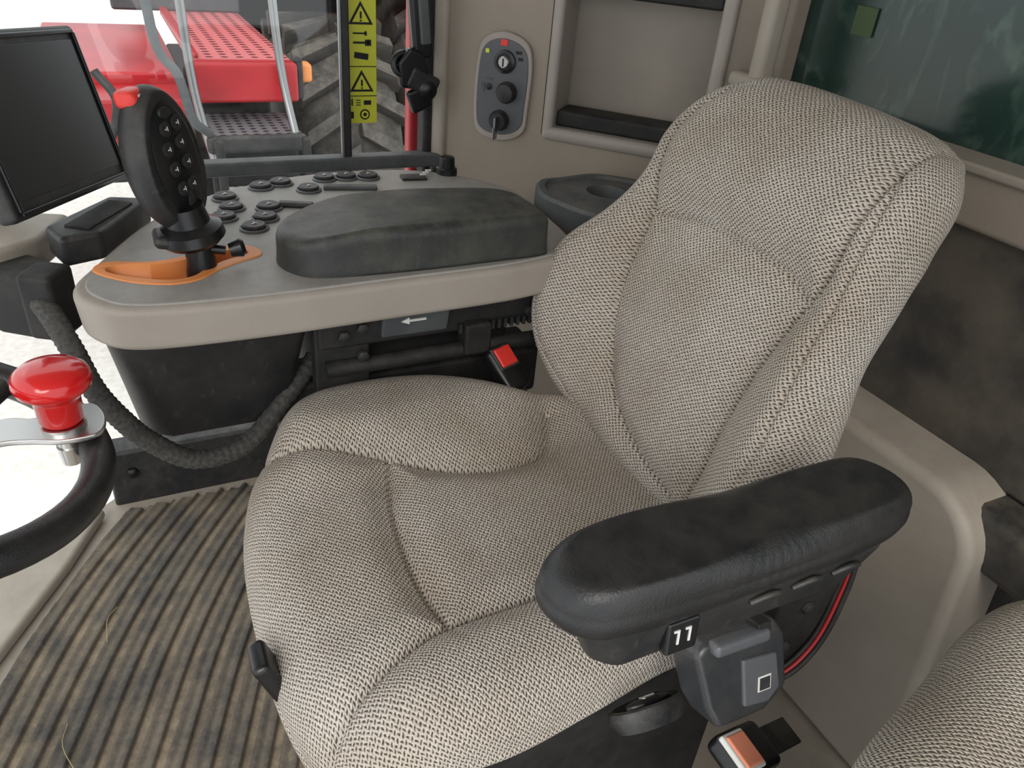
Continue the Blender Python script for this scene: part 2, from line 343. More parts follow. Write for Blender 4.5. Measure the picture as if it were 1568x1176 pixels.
blow=[(1.13,.03),(1.16,.045),(1.20,.03),(1.30,-.03),(1.34,-.13),(1.34,-.19),(1.14,-.19),(1.11,-.14),(1.11,.0)]
prism('storage_box',btop,.53,.755,BLK,con,.02,low=blow)
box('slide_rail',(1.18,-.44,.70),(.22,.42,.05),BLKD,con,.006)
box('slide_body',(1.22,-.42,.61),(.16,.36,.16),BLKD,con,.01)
box('arrow_plate',(1.065,-.39,.715),(.012,.115,.06),DGR,con,.004,rot=(0,-15,0))
box('arrow_shaft',(1.0565,-.39,.717),(.002,.03,.004),WHT,con,0,rot=(0,-15,0))
prism('arrow_head',[(-.006,-.006),(.006,-.006),(0,.008)],0,.002,WHT,con,0,mw=frame((1.057,-.37,.717),(0,0,1),(0,1,0)))
for i in range(12): box('rack_tooth_%d'%i,(1.065,-.47-.012*i,.685),(.012,.006,.016),BLK,con,.001)
for i,(y,z) in enumerate([(-.27,.70),(-.30,.66),(-.30,.71),(-.60,.70)]):
    lathe('bolt_%d'%i,[(.010,0),(.010,.006),(.004,.008)],BLK,con,seg=6,mw=frame((1.065,y,z),(0,1,0),(0,0,-1)))
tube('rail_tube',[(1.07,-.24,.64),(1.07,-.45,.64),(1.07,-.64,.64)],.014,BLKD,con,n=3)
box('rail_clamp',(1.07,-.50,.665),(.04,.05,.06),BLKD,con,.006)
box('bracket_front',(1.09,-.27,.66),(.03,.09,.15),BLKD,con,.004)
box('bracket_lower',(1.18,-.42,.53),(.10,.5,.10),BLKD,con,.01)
pad('console_armrest',[(1.03,-.235),(1.06,-.195),(1.11,-.185),(1.17,-.215),(1.215,-.30),(1.23,-.42),(1.205,-.55),(1.17,-.595),(1.10,-.605),(1.045,-.605),(1.027,-.585),(1.024,-.50),(1.023,-.35)],(1.11,-.40),
    lambda s,t:.889-.016*sst(-.32,-.18,t)-.008*sst(1.12,1.22,s),.018,.052,LEA2,con,N=300,M=60,K=8,taper=-.004)
btns=[(1.398,-.152),(1.446,-.222),(1.462,-.261),(1.416,-.303),(1.475,-.347),(1.476,-.390),(1.469,-.432),(1.345,-.155),(1.285,-.200),(1.244,-.175),(1.30,-.136),(1.334,-.215)]
for i,(x,y) in enumerate(btns):
    M=frame((x,y,.8195),(.55,-.83,0),(.83,.55,0))
    lathe('button_ring_%d'%i,[(.0,0),(.0240,0),(.0240,.004),(.0215,.0055),(.0200,.004),(0,.004)],SLV,con,seg=32,mw=M,sx=1,sy=.95)
    lathe('button_%d'%i,[(0,.002),(.0193,.002),(.0193,.0085),(.0170,.0105),(.0,.0095)],BLK,con,seg=32,mw=M,sx=1,sy=.95)
    box('button_icon_%d'%i,(0,0,.0108),(.010,.002,.0006),WHT,con,0,mw=M)
    box('button_iconb_%d'%i,(0.003,.001,.0108),(.002,.008,.0006),WHT,con,0,mw=M)
box('slider_a',(1.335,-.262,.824),(.018,.06,.010),BLK,con,.004,rot=(0,0,-20))
box('slider_b',(1.41,-.38,.824),(.02,.10,.008),DGR,con,.003,rot=(0,0,-12))
box('slider_c',(1.45,-.52,.823),(.03,.05,.006),BLK,con,.002,rot=(0,0,-5))
for i in range(3): box('indicator_%d'%i,(1.45+.012*i,-.54-.01*i,.8275),(.006,.012,.003),WHT,con,.001)
box('indicator_orange',(1.315,-.292,.822),(.02,.02,.004),ORG,con,.002)
lathe('rotary_knob',[(.022,0),(.021,.012),(.017,.014),(.015,.034),(.012,.036),(0,.036)],BLKG,con,seg=24,mw=Matrix.Translation((1.471,-.60,.8195)))
prism('front_tray',[(1.20,.10),(1.26,.12),(1.38,.03),(1.36,-.03),(1.22,.045)],.80,.845,BLK,con,.008)
box('tray_liner',(1.29,.045,.846),(.12,.04,.004),BLKD,con,.002,rot=(0,0,-32))
box('front_bracket',(1.17,.125,.765),(.06,.05,.10),BLKD,con,.008,rot=(0,0,-30))

# joystick
js=empty('joystick_lever',(1.12,-.07,.81))
tube('shaft',[(1.113,-.080,.788),(1.118,-.075,.86),(1.125,-.067,.91),(1.13,-.060,.95)],.018,BLK,js,seg=20)
lathe('boot',[(0,0),(.024,0),(.022,.03),(.020,.04),(.018,.07),(.0,.07)],BLKG,js,mw=Matrix.Translation((1.115,-.079,.787)))
lathe('collar',[(.0,0),(.038,0),(.046,.008),(.044,.022),(.030,.030),(.026,.055),(0,.055)],BLKG,js,mw=frame((1.118,-.073,.858),(1,0,.05),(0,1,-.15)))
box('collar_lip',(1.112,-.045,.866),(.05,.05,.018),BLK,js,.008,rot=(10,0,0))
lathe('side_knob',[(.0,0),(.010,0),(.012,.008),(.014,.016),(.009,.022),(0,.022)],BLKG,js,seg=20,mw=frame((1.105,-.118,.845),(1,0,0),(0,.2,1)))
tube('side_knob_arm',[(1.112,-.08,.85),(1.106,-.113,.845)],.007,BLKG,js,n=2,seg=10)
nj=Vector((-.64,-.74,.12)).normalized(); up=Vector((.03,.17,1)); up=(up-nj*up.dot(nj)).normalized(); wx=up.cross(nj)
MJ=Matrix.Identity(4)
for i in range(3): MJ[i][0]=wx[i];MJ[i][1]=up[i];MJ[i][2]=nj[i]
MJ.translation=Vector((1.130,-.051,.972))
V=[];F=[];a,b=56,40
for i in range(b+1):
    ph=math.pi*i/b
    for k in range(a):
        t=2*math.pi*k/a; y=math.sin(ph)*math.sin(t); x=math.sin(ph)*math.cos(t); z=math.cos(ph)
        w=.059*(1-.12*y); V.append((x*w,y*.097,(z*.046 if z<0 else min(z*.05,.020))))
for i in range(b):
    for k in range(a): F.append((i*a+k,i*a+(k+1)%a,(i+1)*a+(k+1)%a,(i+1)*a+k))
mk('grip',V,F,BLK,js,True,mw=MJ,sharp=60)
lathe('face_plate',[(0,.018),(.041,.018),(.043,.021),(.039,.0235),(0,.0235)],BLKG,js,mw=MJ,sx=1,sy=1.75)
for i,(x,y) in enumerate([(-.010,.044),(.014,.046),(-.016,.019),(.012,.021),(-.014,-.008),(.014,-.006),(-.010,-.036),(.012,-.036)]):
    lathe('grip_button_%d'%i,[(.010,0),(.010,.002),(.008,.003),(0,.003)],BLK,js,seg=20,mw=MJ@Matrix.Translation((x,y,.0235)))
    box('grip_icon_%d'%i,(x,y,.027),(.006,.0016,.0006),WHT,js,0,mw=MJ)
    box('grip_iconb_%d'%i,(x+.002,y,.027),(.0012,.006,.0006),WHT,js,0,mw=MJ)
box('grip_red_button',(-.014,.084,-.008),(.036,.024,.034),REDB,js,.009,mw=MJ)
box('grip_red_icon',(-.014,.086,.0095),(.014,.008,.001),WHT,js,.0,mw=MJ)
lathe('grip_rocker',[(0,0),(.012,0),(.011,.004),(0,.006)],BLK,js,seg=20,mw=MJ@Matrix.Translation((-.002,.063,.0225)),sy=.6)

# monitor
mo=empty('display_monitor',(1.28,.08,.95))
e1=Vector((-.877,.472,.087)).normalized(); u1=Vector((.197,.186,.96)); u1=(u1-e1*u1.dot(e1)).normalized(); nn=u1.cross(e1)
MM=Matrix.Identity(4)
for i in range(3): MM[i][0]=-e1[i];MM[i][1]=u1[i];MM[i][2]=nn[i]
MM.translation=Vector((1.40,-.008,.868))+e1*.153+u1*.116
if MM.to_3x3().determinant()<0:
    for i in range(3): MM[i][0]=-MM[i][0]
box('bezel',(0,0,-.014),(.306,.232,.03),BLK,mo,.008,mw=MM)
box('screen',(0,.002,.0015),(.262,.188,.002),SCR,mo,.001,mw=MM)
for i,(x,y,w,h) in enumerate([(0,.107,.28,.006),(0,-.107,.28,.006),(.140,0,.006,.21),(-.140,0,.006,.21)]): box('bezel_rim_%d'%i,(x,y,.003),(w,h,.006),BLKG,mo,.002,mw=MM)
tube('arm',[tuple(MM@Vector((0,-.05,-.03))),(1.38,.18,.86),(1.42,.26,.70),(1.46,.30,.45)],.02,BLK,mo)
prism('mount_cover',[(1.24,.19),(1.30,.25),(1.42,.20),(1.38,.09),(1.28,.13)],.77,.82,BEI2,mo,.01)
prism('mount_bracket',[(1.18,.155),(1.22,.21),(1.30,.17),(1.24,.12)],.70,.80,BLKD,mo,.01)

# steering wheel
st=empty('steering_wheel',(.80,.27,.80))
def torus(name,R,r,m,parent,mw,a=72,b=20):
    V=[];F=[]
    for i in range(a):
        t=2*math.pi*i/a
        for k in range(b):
            q=2*math.pi*k/b; V.append(((R+r*math.cos(q))*math.cos(t),(R+r*math.cos(q))*math.sin(t),r*math.sin(q)*1.1))
    for i in range(a):
        for k in range(b): F.append((i*b+k,((i+1)%a)*b+k,((i+1)%a)*b+(k+1)%b,i*b+(k+1)%b))
    return mk(name,V,F,m,parent,True,mw=mw)
tl=math.radians(18)
MW=frame((.80,.255,.79),(1,0,0),(0,math.cos(tl),math.sin(tl)))
torus('rim',.185,.018,LEA,st,MW)
lathe('hub',[(0,-.03),(.06,-.03),(.065,0),(.05,.012),(0,.016)],BLK,st,mw=MW)
for i,a in enumerate([90,210,330]):
    c,s=math.cos(math.radians(a)),math.sin(math.radians(a))
    tube('spoke_%d'%i,[tuple(MW@Vector((c*.05,s*.05,-.01))),tuple(MW@Vector((c*.12,s*.12,-.012))),tuple(MW@Vector((c*.18,s*.18,0)))],.013,BLK,st,n=4)
tube('column',[tuple(MW@Vector((0,0,-.03))),tuple(MW@Vector((0,.05,-.25))),(.80,.45,.1)],.035,BLK,st)
ka=math.radians(-75); kp=MW@Vector((math.cos(ka)*.158,math.sin(ka)*.158,.006))
MK=Matrix.Translation(kp)
lathe('knob_stem',[(.0,-.035),(.011,-.035),(.013,-.012),(.011,-.012),(.011,.034),(.0,.034)],CHR,st,mw=MK,seg=24)
prism('knob_clamp',closed_spline([(-.026,-.034),(.006,-.042),(.038,-.030),(.036,-.004),(.026,.030),(.034,.055),(.026,.09),(-.012,.09),(-.014,.055),(-.020,.03),(-.030,.0)],5),.008,.015,CHR,st,.002,mw=MK)
lathe('knob_washer',[(0,.014),(.024,.014),(.024,.021),(0,.021)],CHR,st,mw=MK)
lathe('spinner_knob',[(0,.022),(.020,.022),(.023,.026),(.024,.052),(.030,.060),(.037,.066),(.040,.074),(.038,.083),(.030,.090),(.016,.094),(0,.095)],RED,st,mw=MK)

# conduit hose
hz=empty('cable_conduit',(1.1,0,.5))
tube('sleeve',[(1.155,.135,.77),(1.12,.122,.76),(1.085,.105,.725),(1.06,.088,.673),(1.052,.062,.622),(1.055,.030,.572),(1.058,-.027,.523),(1.075,-.107,.522),(1.11,-.180,.575),(1.15,-.24,.62)],.0155,HOSE,hz,seg=24,n=22,rf=lambda f:1+.05*math.sin(f*380))

# ---------------------------------------------------------------- cab shell
prism('floor',[(-.6,-1.3),(1.70,-1.3),(1.70,.12),(1.62,.22),(1.50,.42),(1.3,.8),(-.6,.8)],-.06,-.002,BEI2,None,0)
mm=mat('mat_rubber',(62,60,58),.75,bump=.8,bscale=120)
nt=mm.node_tree; b=nt.nodes['Principled BSDF']
g=nt.nodes.new('ShaderNodeUVMap'); g.uv_map='UVMap'
sp=nt.nodes.new('ShaderNodeSeparateXYZ'); nt.links.new(g.outputs[0],sp.inputs[0])
nz=nt.nodes.new('ShaderNodeTexNoise'); nz.inputs['Scale'].default_value=7; nz.inputs['Detail'].default_value=14; nz.inputs['Roughness'].default_value=.84
tc=nt.nodes.new('ShaderNodeTexCoord'); nt.links.new(tc.outputs['Object'],nz.inputs['Vector'])
ad=nt.nodes.new('ShaderNodeMath'); ad.operation='MULTIPLY_ADD'; ad.inputs[1].default_value=2.6; nt.links.new(nz.outputs['Fac'],ad.inputs[0]); nt.links.new(sp.outputs[1],ad.inputs[2])
dv2=nt.nodes.new('ShaderNodeMath'); dv2.operation='MULTIPLY'; dv2.inputs[1].default_value=.40; nt.links.new(ad.outputs[0],dv2.inputs[0])
rp=nt.nodes.new('ShaderNodeValToRGB'); rp.color_ramp.elements[0].position=.45; rp.color_ramp.elements[0].color=lin((62,60,58))+(1,)
rp.color_ramp.elements[1].position=.86; rp.color_ramp.elements[1].color=lin((166,148,122))+(1,); e=rp.color_ramp.elements.new(.64); e.color=lin((108,98,84))+(1,)
nt.links.new(dv2.outputs[0],rp.inputs['Fac']); nt.links.new(rp.outputs['Color'],b.inputs['Base Color'])
ang=math.radians(-21); dv=(math.cos(ang),math.sin(ang)); nv=(-math.sin(ang),math.cos(ang))
nu,nvv=70,900; V=[];U=[];F=[]
for i in range(nu):
    for j in range(nvv):
        al=.35+1.35*i/(nu-1); ac=-.42+1.22*j/(nvv-1)
        ph=(ac/.048)%1.0
        r=1-abs(ph-.5)*2
        h=.010*float(sst(.28,.46,np.array(r)))-.0025*float(sst(.6,1.0,np.array(r)))
        cur=-.26*max(0,al-.95)**2
        x=al*dv[0]+(ac+cur)*nv[0]; y=al*dv[1]+(ac+cur)*nv[1]
        V.append((x,y,h)); U.append((al,.40-.36*float(sst(.15,.42,np.array(r)))+.12*float(sst(.6,1.0,np.array(r)))))
for i in range(nu-1):
    for j in range(nvv-1): F.append((i*nvv+j,(i+1)*nvv+j,(i+1)*nvv+j+1,i*nvv+j+1))
Vn=np.array(V)
keep=(Vn[:,0]<1.62)&(Vn[:,1]+.55*Vn[:,0]<1.02)
F=[f for f in F if all(keep[k] for k in f)]
mk('floor_mat',V,F,mm,None,True,uvs=U)
prism('trim_1',[(.8,.60),(1.20,.385),(1.45,.245),(1.61,.17),(1.60,.25),(1.48,.44),(1.25,.8),(.8,.8)],0,.03,BEI2,None,.01)
straw=empty('straw_debris',(1.2,.15,.0)); STW=mat('straw',(170,152,118),.8)
for i,(x,y,a,l) in enumerate([(1.30,.16,2.6,.09),(1.05,.25,3.0,.12)]):
    tube('stalk_%d'%i,[(x,y,.012),(x+.4*l*math.cos(a),y+.4*l*math.sin(a),.016),(x+l*math.cos(a+.3),y+l*math.sin(a+.3),.012)],.0007,STW,straw,seg=5,n=4)
wr=empty('wall_right',(1.7,0,.5))
box('sill_rail',(1.68,-.42,.07),(.07,1.14,.16),BLK,wr,.01)
for i in range(5): lathe('rail_bolt_%d'%i,[(.014,0),(.014,.008),(.006,.012)],BLKG,wr,seg=6,mw=frame((1.643,.1-.2*i,.09),(0,1,0),(0,0,-1)))
box('waist_trim',(1.68,-.25,.79),(.04,.85,.03),DGR,wr,.006)
box('window_post',(1.685,-.448,1.35),(.03,.018,1.2),BLK,wr,.004)
box('window_post_edge',(1.668,-.436,1.35),(.006,.006,1.2),STL,wr,.001)
box('corner_pillar',(1.705,-.66,1.25),(.05,.07,1.4),BLKD,wr,.01)
box('corner_pillar_skin',(1.77,-.64,1.1),(.04,.05,1.6),REDP,wr,.01)
box('lower_pillar',(1.69,-.70,.38),(.05,.12,.80),BLK,wr,.01)
gl=D.materials.new('window_glass'); gl.use_nodes=True; nt=gl.node_tree; nt.nodes.clear()
tr=nt.nodes.new('ShaderNodeBsdfTransparent'); tr.inputs[0].default_value=(.95,.97,.97,1); gs=nt.nodes.new('ShaderNodeBsdfGlossy'); gs.inputs['Roughness'].default_value=.03
mx=nt.nodes.new('ShaderNodeMixShader'); mx.inputs[0].default_value=.04; ou=nt.nodes.new('ShaderNodeOutputMaterial')
nt.links.new(tr.outputs[0],mx.inputs[1]); nt.links.new(gs.outputs[0],mx.inputs[2]); nt.links.new(mx.outputs[0],ou.inputs[0])
box('window_1',(1.712,.15,.98),(.006,1.55,1.85),gl,None,0)
stk=empty('warning_sticker',(1.69,-.484,1.0))
box('label',(1.7045,-.490,1.03),(.001,.066,.325),YEL,stk,0)
def bx(n,y,z,w,h,m=INK,r=0): box(n,(1.7025,-.490+y,z),(.001,w,h),m,stk,0,rot=(r,0,0))
for i,z in enumerate([1.085,.952]):
    prism('triangle_%d'%i,[(-.026,-.018),(.026,-.018),(0,.026)],0,.001,INK,stk,0,mw=frame((1.7035,-.490,z),(0,-1,0),(0,0,1)))
    prism('triangle_in_%d'%i,[(-.018,-.0135),(.018,-.0135),(0,.017)],0,.001,YEL,stk,0,mw=frame((1.7028,-.490,z),(0,-1,0),(0,0,1)))
    box('mark_%d'%i,(1.7015,-.490,z-.000),(.001,.004,.013),INK,stk,0); box('dot_%d'%i,(1.7015,-.490,z-.0105),(.001,.004,.003),INK,stk,0)
bx('rule_1',0,1.118,.066,.0015);bx('rule_2',0,.985,.066,.0015);bx('rule_3',0,.925,.066,.0015)
bx('arrow_a',.004,1.050,.026,.003);bx('arrow_b',-.010,1.050,.005,.008);bx('key_a',.004,1.032,.026,.004);bx('key_b',-.015,1.032,.013,.012);bx('key_c',-.015,1.032,.005,.004,YEL);bx('book',0,1.006,.030,.012,INK,8)
bx('one',.022,.912,.003,.014)
for k in range(3): bx('horn_line_%d'%k,.008,.906+.005*k,.010,.0015)
bx('horn_b',-.012,.911,.016,.009);bx('two',.022,.885,.006,.014)
for nm,r,m,xx in (('wheel_a',.011,INK,1.7032),('wheel_b',.008,YEL,1.7026),('wheel_c',.004,INK,1.702)):
    lathe(nm,[(0,0),(r,0),(r,.0005),(0,.0005)],m,stk,seg=24,mw=frame((xx,-.496,.886),(0,-1,0),(0,0,1)))
lt=empty('window_latch',(1.66,-.6,1.05))
box('strap',(1.655,-.597,1.13),(.03,.045,.24),BLKG,lt,.008,rot=(-6,0,0))
box('strap_inner',(1.638,-.600,1.14),(.012,.022,.20),DGR,lt,.004,rot=(-6,0,0))
prism('hook',[(-.03,-.03),(.02,-.035),(.035,.0),(.02,.04),(-.01,.05),(-.035,.02)],-.012,.012,BLKG,lt,.006,mw=frame((1.645,-.585,.985),(0,-1,0),(0,0,1)))
box('hook_arm',(1.64,-.605,.965),(.02,.07,.045),BLK,lt,.008,rot=(25,0,0))
box('hook_plate',(1.645,-.60,.93),(.02,.05,.05),BLKG,lt,.008,rot=(-20,0,0))
lathe('pivot',[(0,0),(.020,0),(.020,.02),(.01,.026),(0,.026)],BLKG,lt,seg=20,mw=frame((1.65,-.615,.95),(0,1,0),(0,0,-1)))
torus('lever_loop',.022,.007,BLKG,lt,frame((1.645,-.565,1.0),(0,1,0),(.2,0,1)))
A=Vector((1.68,-.66,0)); ue=Vector((-.722,-.692,0)); 
MD=Matrix(((ue.x,0,-.692,A.x),(ue.y,0,.722,A.y),(0,1,0,0),(0,0,0,1)))
wc=empty('wall_rear_right',(1.44,-.9,.9))
def dbox(n,u0,u1,v0,v1,w0,w1,m,p=wc,bv=.004): return box(n,((u0+u1)/2,(v0+v1)/2,(w0+w1)/2),(u1-u0,v1-v0,w1-w0),m,p,bv,mw=MD)
BEIM=mat('pillar_beige',(146,135,122),.62,bump=.4,bscale=350,var=.06,vscale=4,dust=.3,dustc=(108,95,82))
dbox('panel_lower',-.01,.70,0,.885,-.03,0,BEIM,bv=0)
dbox('panel_left',-.01,.245,.884,1.9,-.03,0,BEIM,bv=0)
dbox('panel_right',.60,.70,.884,1.9,-.03,0,BEIM,bv=0)
dbox('edge_strip',-.015,.02,.70,1.9,-.02,.015,BEI2,bv=.012)
sp_=empty('storage_pocket',(1.4,-.9,1.0))
dbox('back',.25,.61,.88,1.9,-.11,-.10,BEI,sp_)
dbox('side_a',.247,.272,.88,1.9,-.10,.010,GRYP,sp_,.01)
dbox('side_b',.578,.608,.88,1.9,-.10,.010,GRYP,sp_,.01)
dbox('bottom',.247,.608,.876,.905,-.10,.012,GRYP,sp_,.012)
dbox('shelf_liner',.272,.578,.905,.938,-.09,-.012,BLKD,sp_,.006)
dbox('shelf_upper',.272,.578,1.165,1.20,-.09,-.006,BLKD,sp_,.006)
kpn=empty('key_switch_panel',(1.58,-.76,.97))
k1=[(-.054,1.02),(-.040,1.064),(0,1.080),(.044,1.064),(.058,1.02),(.056,.93),(.050,.882),(.01,.858),(-.042,.866),(-.056,.91)]
ko=closed_spline([(.150+x*1.12,v) for x,v in k1],6)
prism('plate',ko,0,.010,GRYP,kpn,.004,mw=MD)
kc=np.array([.15,.97]); prism('plate_inner',[tuple(kc+(p-kc)*.88) for p in ko],.008,.012,SLV,kpn,.002,mw=MD)
def kl(n,u,v,prof,m,seg=32): lathe(n,prof,m,kpn,seg=seg,mw=MD@Matrix.Translation((u,v,.011)))
kl('ign_ring',.155,1.022,[(0,0),(.024,0),(.023,.006),(.017,.008),(.016,.006),(0,.006)],BLKG)
kl('ign_barrel',.155,1.022,[(0,0),(.012,0),(.012,.012),(.010,.014),(0,.014)],CHR)
dbox('ign_slot',.1535,.1565,1.014,1.030,.024,.0262,INK,kpn,0)
kl('socket',.165,.962,[(0,0),(.022,0),(.022,.012),(.018,.022),(.012,.024),(0,.024)],BLK)
kl('small_switch',.122,.968,[(0,0),(.007,0),(.007,.004),(0,.005)],BLKG,12)
kl('lower_lock',.152,.902,[(0,0),(.022,0),(.022,.010),(.017,.018),(.0,.018)],BLK)
dbox('key_blade',.150,.155,.878,.912,.03,.045,STL,kpn,.001); dbox('key_head',.1505,.1545,.866,.892,.028,.05,STL,kpn,.002)
dbox('mark_red',.143,.158,1.053,1.065,.012,.0135,REDB,kpn,0); dbox('mark_yellow',.110,.118,1.035,1.043,.012,.0135,YEL,kpn,0)
dbox('mark_a',.178,.190,1.040,1.046,.012,.0135,INK,kpn,0); dbox('mark_b',.184,.194,1.028,1.034,.012,.0135,INK,kpn,0)
dbox('mark_c',.115,.130,.982,.986,.012,.0135,DGR,kpn,0); dbox('mark_d',.105,.112,.955,.975,.012,.0135,DGR,kpn,0)
ct=empty('cup_holder_tray',(1.26,-.82,.82))
TO=closed_spline([(1.345,-.75),(1.35,-.79),(1.36,-.89),(1.30,-.965),(1.25,-1.0),(1.10,-1.0),(1.10,-.88),(1.12,-.765),(1.235,-.712),(1.30,-.72)],8)
hc=np.array([1.255,-.855]); an=np.arctan2(TO[:,1]-hc[1],TO[:,0]-hc[0]); rr_=np.hypot(TO[:,0]-hc[0],TO[:,1]-hc[1]); oo=np.argsort(an)
NT=96; th=np.linspace(-math.pi,math.pi,NT,endpoint=False); RO=np.interp(th,an[oo],rr_[oo],period=2*math.pi)
rings=[(RO*0+.0,.775),(RO*0+.034,.775),(RO*0+.038,.830),(RO*0+.041,.836),(RO*0+.044,.835),(RO-.022,.834),(RO-.018,.840),(RO-.006,.840),(RO,.834),(RO,.70)]
V=[];F=[]
for R_,z_ in rings:
    for k in range(NT): V.append((hc[0]+R_[k]*math.cos(th[k]),hc[1]+R_[k]*math.sin(th[k]),z_))
for i in range(len(rings)-1):
    for k in range(NT): F.append((i*NT+k,i*NT+(k+1)%NT,(i+1)*NT+(k+1)%NT,(i+1)*NT+k))
mk('tray',V,F,DGR,ct,True,sharp=35)
wb=empty('wall_rear',(.3,-1.15,.5))
def rb(n,x0,x1,z0,z1,y0,y1,m,bv=.005): return box(n,((x0+x1)/2,(y0+y1)/2,(z0+z1)/2),(x1-x0,y1-y0,z1-z0),m,wb,bv)
rb('sill',-.5,1.22,.95,1.035,-1.20,-1.11,BEIM,.01)
rb('sill_lip',-.5,1.20,1.028,1.043,-1.19,-1.10,BEI,.005)
rb('frame_left',1.165,1.26,.95,1.9,-1.22,-1.14,BEIM,.008)
GD=mat('dirty_dark_panel',(44,44,44),.6,bump=.3,bscale=200,rgb2=(84,77,68),vscale=7,dust=.4,dustc=(140,128,112))
rb('dark_panel',-.5,1.22,.60,.955,-1.22,-1.13,GD,.01)
rb('dark_shelf',-.5,1.2,.50,.60,-1.15,-1.06,GD,.02)
rb('top_frame',-.5,1.2,1.85,1.95,-1.2,-1.1,BEIM)
hp=[(1.05,0),(1.05,.62)]+[(.53-.11*math.sin(a),.51+.11*math.cos(a)) for a in np.linspace(0,math.pi/2,10)]+[(.40,.30),(.37,0)]
prism('lower_housing',hp,-.03,.10,BEI2,wb,.02,mw=Matrix(((1,0,0,0),(0,0,-1,-1.05),(0,1,0,0),(0,0,0,1))))
rb('lower_wall',-.5,1.3,0,.6,-1.25,-1.13,BLK)
rb('corner_bar',1.13,1.165,1.06,1.9,-1.10,-1.06,BEI2,.012)
rb('corner_bar_foot',1.12,1.21,1.045,1.075,-1.10,-1.055,BEI2,.012)
gm=mat('tinted_green_glass',(28,46,42),.14,rgb2=(44,64,57),vscale=2.5); nt=gm.node_tree; b=nt.nodes['Principled BSDF']
w=nt.nodes.new('ShaderNodeTexNoise'); w.inputs['Scale'].default_value=9; w.inputs['Distortion'].default_value=3; w.inputs['Detail'].default_value=6
mp=nt.nodes.new('ShaderNodeMapping'); mp.inputs['Scale'].default_value=(1,1,.5); mp.inputs['Rotation'].default_value=(0,.6,0)
tc=nt.nodes.new('ShaderNodeTexCoord'); nt.links.new(tc.outputs['Object'],mp.inputs[0]); nt.links.new(mp.outputs[0],w.inputs['Vector'])
r=nt.nodes.new('ShaderNodeValToRGB'); r.color_ramp.elements[0].position=.53; r.color_ramp.elements[1].position=.78; r.color_ramp.elements[0].color=(0,0,0,1); r.color_ramp.elements[1].color=(.6,.6,.6,1)
nt.links.new(w.outputs['Fac'],r.inputs['Fac'])
src=b.inputs['Base Color'].links[0].from_socket; m2=nt.nodes.new('ShaderNodeMix'); m2.data_type='RGBA'; nt.links.new(r.outputs['Color'],m2.inputs['Factor']); nt.links.new(src,m2.inputs['A']); m2.inputs['B'].default_value=lin((92,116,104))+(1,); nt.links.new(m2.outputs['Result'],b.inputs['Base Color'])
box('window_2',(.37,-1.18,1.44),(1.74,.01,.85),gm,None,0)
box('window_label',(1.03,-1.172,1.185),(.045,.002,.045),mat('green_label',(58,76,40),.5),None,0)
box('unseen_ceiling',(.55,-.1,2.0),(2.3,2.3,.06),BEI2,None,.01)  # roof out of view, added to block overhead sky so daylight enters sideways

# ---------------------------------------------------------------- passenger seat
ps=empty('passenger_seat',(.02,-.7,0))
MP=frame((.03,-.68,0),(.97,.22,0),(-.22,.97,0))
pad('cushion',[(-.22,-.25),(-.24,0),(-.20,.22),(0,.26),(.17,.24),(.215,.14),(.225,0),(.22,-.2),(.1,-.28)],(0,0),lambda s,t:.72+.01*np.cos(s*6),.08,.06,FAB2,ps,mw=MP,N=360,M=110)
box('pedestal',(0,0,.29),(.28,.34,.58),BLK,ps,.02,mw=MP)

# ---------------------------------------------------------------- exterior
gr=mat('gravel_ground',(222,216,208),.95,bump=.6,bscale=30,rgb2=(240,236,230),vscale=20)
prism('ground_exterior',[(1.9,-25),(40,-25),(40,25),(1.9,25)],-1.36,-1.3,gr,None,0)
cb=empty('combine_harvester',(5,-.6,0))
def eb(n,x0,x1,y0,y1,z0,z1,m=REDP,bv=.02): return box(n,((x0+x1)/2,(y0+y1)/2,(z0+z1)/2),(x1-x0,y1-y0,z1-z0),m,cb,bv)
pm=mat('perforated_red',(214,92,92),.5); nt=pm.node_tree; b=nt.nodes['Principled BSDF']
tc=nt.nodes.new('ShaderNodeTexCoord'); vo=nt.nodes.new('ShaderNodeTexVoronoi'); vo.inputs['Randomness'].default_value=0; vo.inputs['Scale'].default_value=13
nt.links.new(tc.outputs['Object'],vo.inputs['Vector']); r=nt.nodes.new('ShaderNodeValToRGB'); r.color_ramp.interpolation='CONSTANT'; r.color_ramp.elements[0].color=lin((90,34,38))+(1,); r.color_ramp.elements[1].position=.33; r.color_ramp.elements[1].color=lin((208,116,116))+(1,)
nt.links.new(vo.outputs['Distance'],r.inputs['Fac']); nt.links.new(r.outputs['Color'],b.inputs['Base Color'])
def pmc(nm,a,bb,s):
    q=pm.copy(); q.name=nm
    for n in q.node_tree.nodes:
        if n.type=='VALTORGB': n.color_ramp.elements[0].color=lin(a)+(1,); n.color_ramp.elements[1].color=lin(bb)+(1,)
        if n.type=='TEX_VORONOI': n.inputs['Scale'].default_value=s
    return q
pm2=pmc('perforated_dark',(30,30,34),(112,110,114),18); pm3=pmc('perforated_bright',(110,110,108),(206,206,202),20)
eb('platform',4.5,6.3,-.90,-.40,.47,.502,pm,.0)
eb('platform_lip',4.5,6.3,-.44,-.39,.50,.53)
eb('platform_face',4.40,4.5,-.92,-.38,.30,.50)
eb('platform_kick',6.2,6.3,-.92,-.1,.5,.8,DGR)
eb('hood_left',4.9,6.6,-.38,.35,.24,.36)
eb('hood_side',4.5,4.9,-.36,.30,-.1,.30)
eb('rear_body',6.6,8.5,-1.3,-.3,.55,2.0)
eb('rear_body_b',5.4,8.5,-2.6,-1.05,.80,1.3)
eb('rear_body_dark',6.9,8.4,-2.6,-1.0,-.3,.80,BLKD)
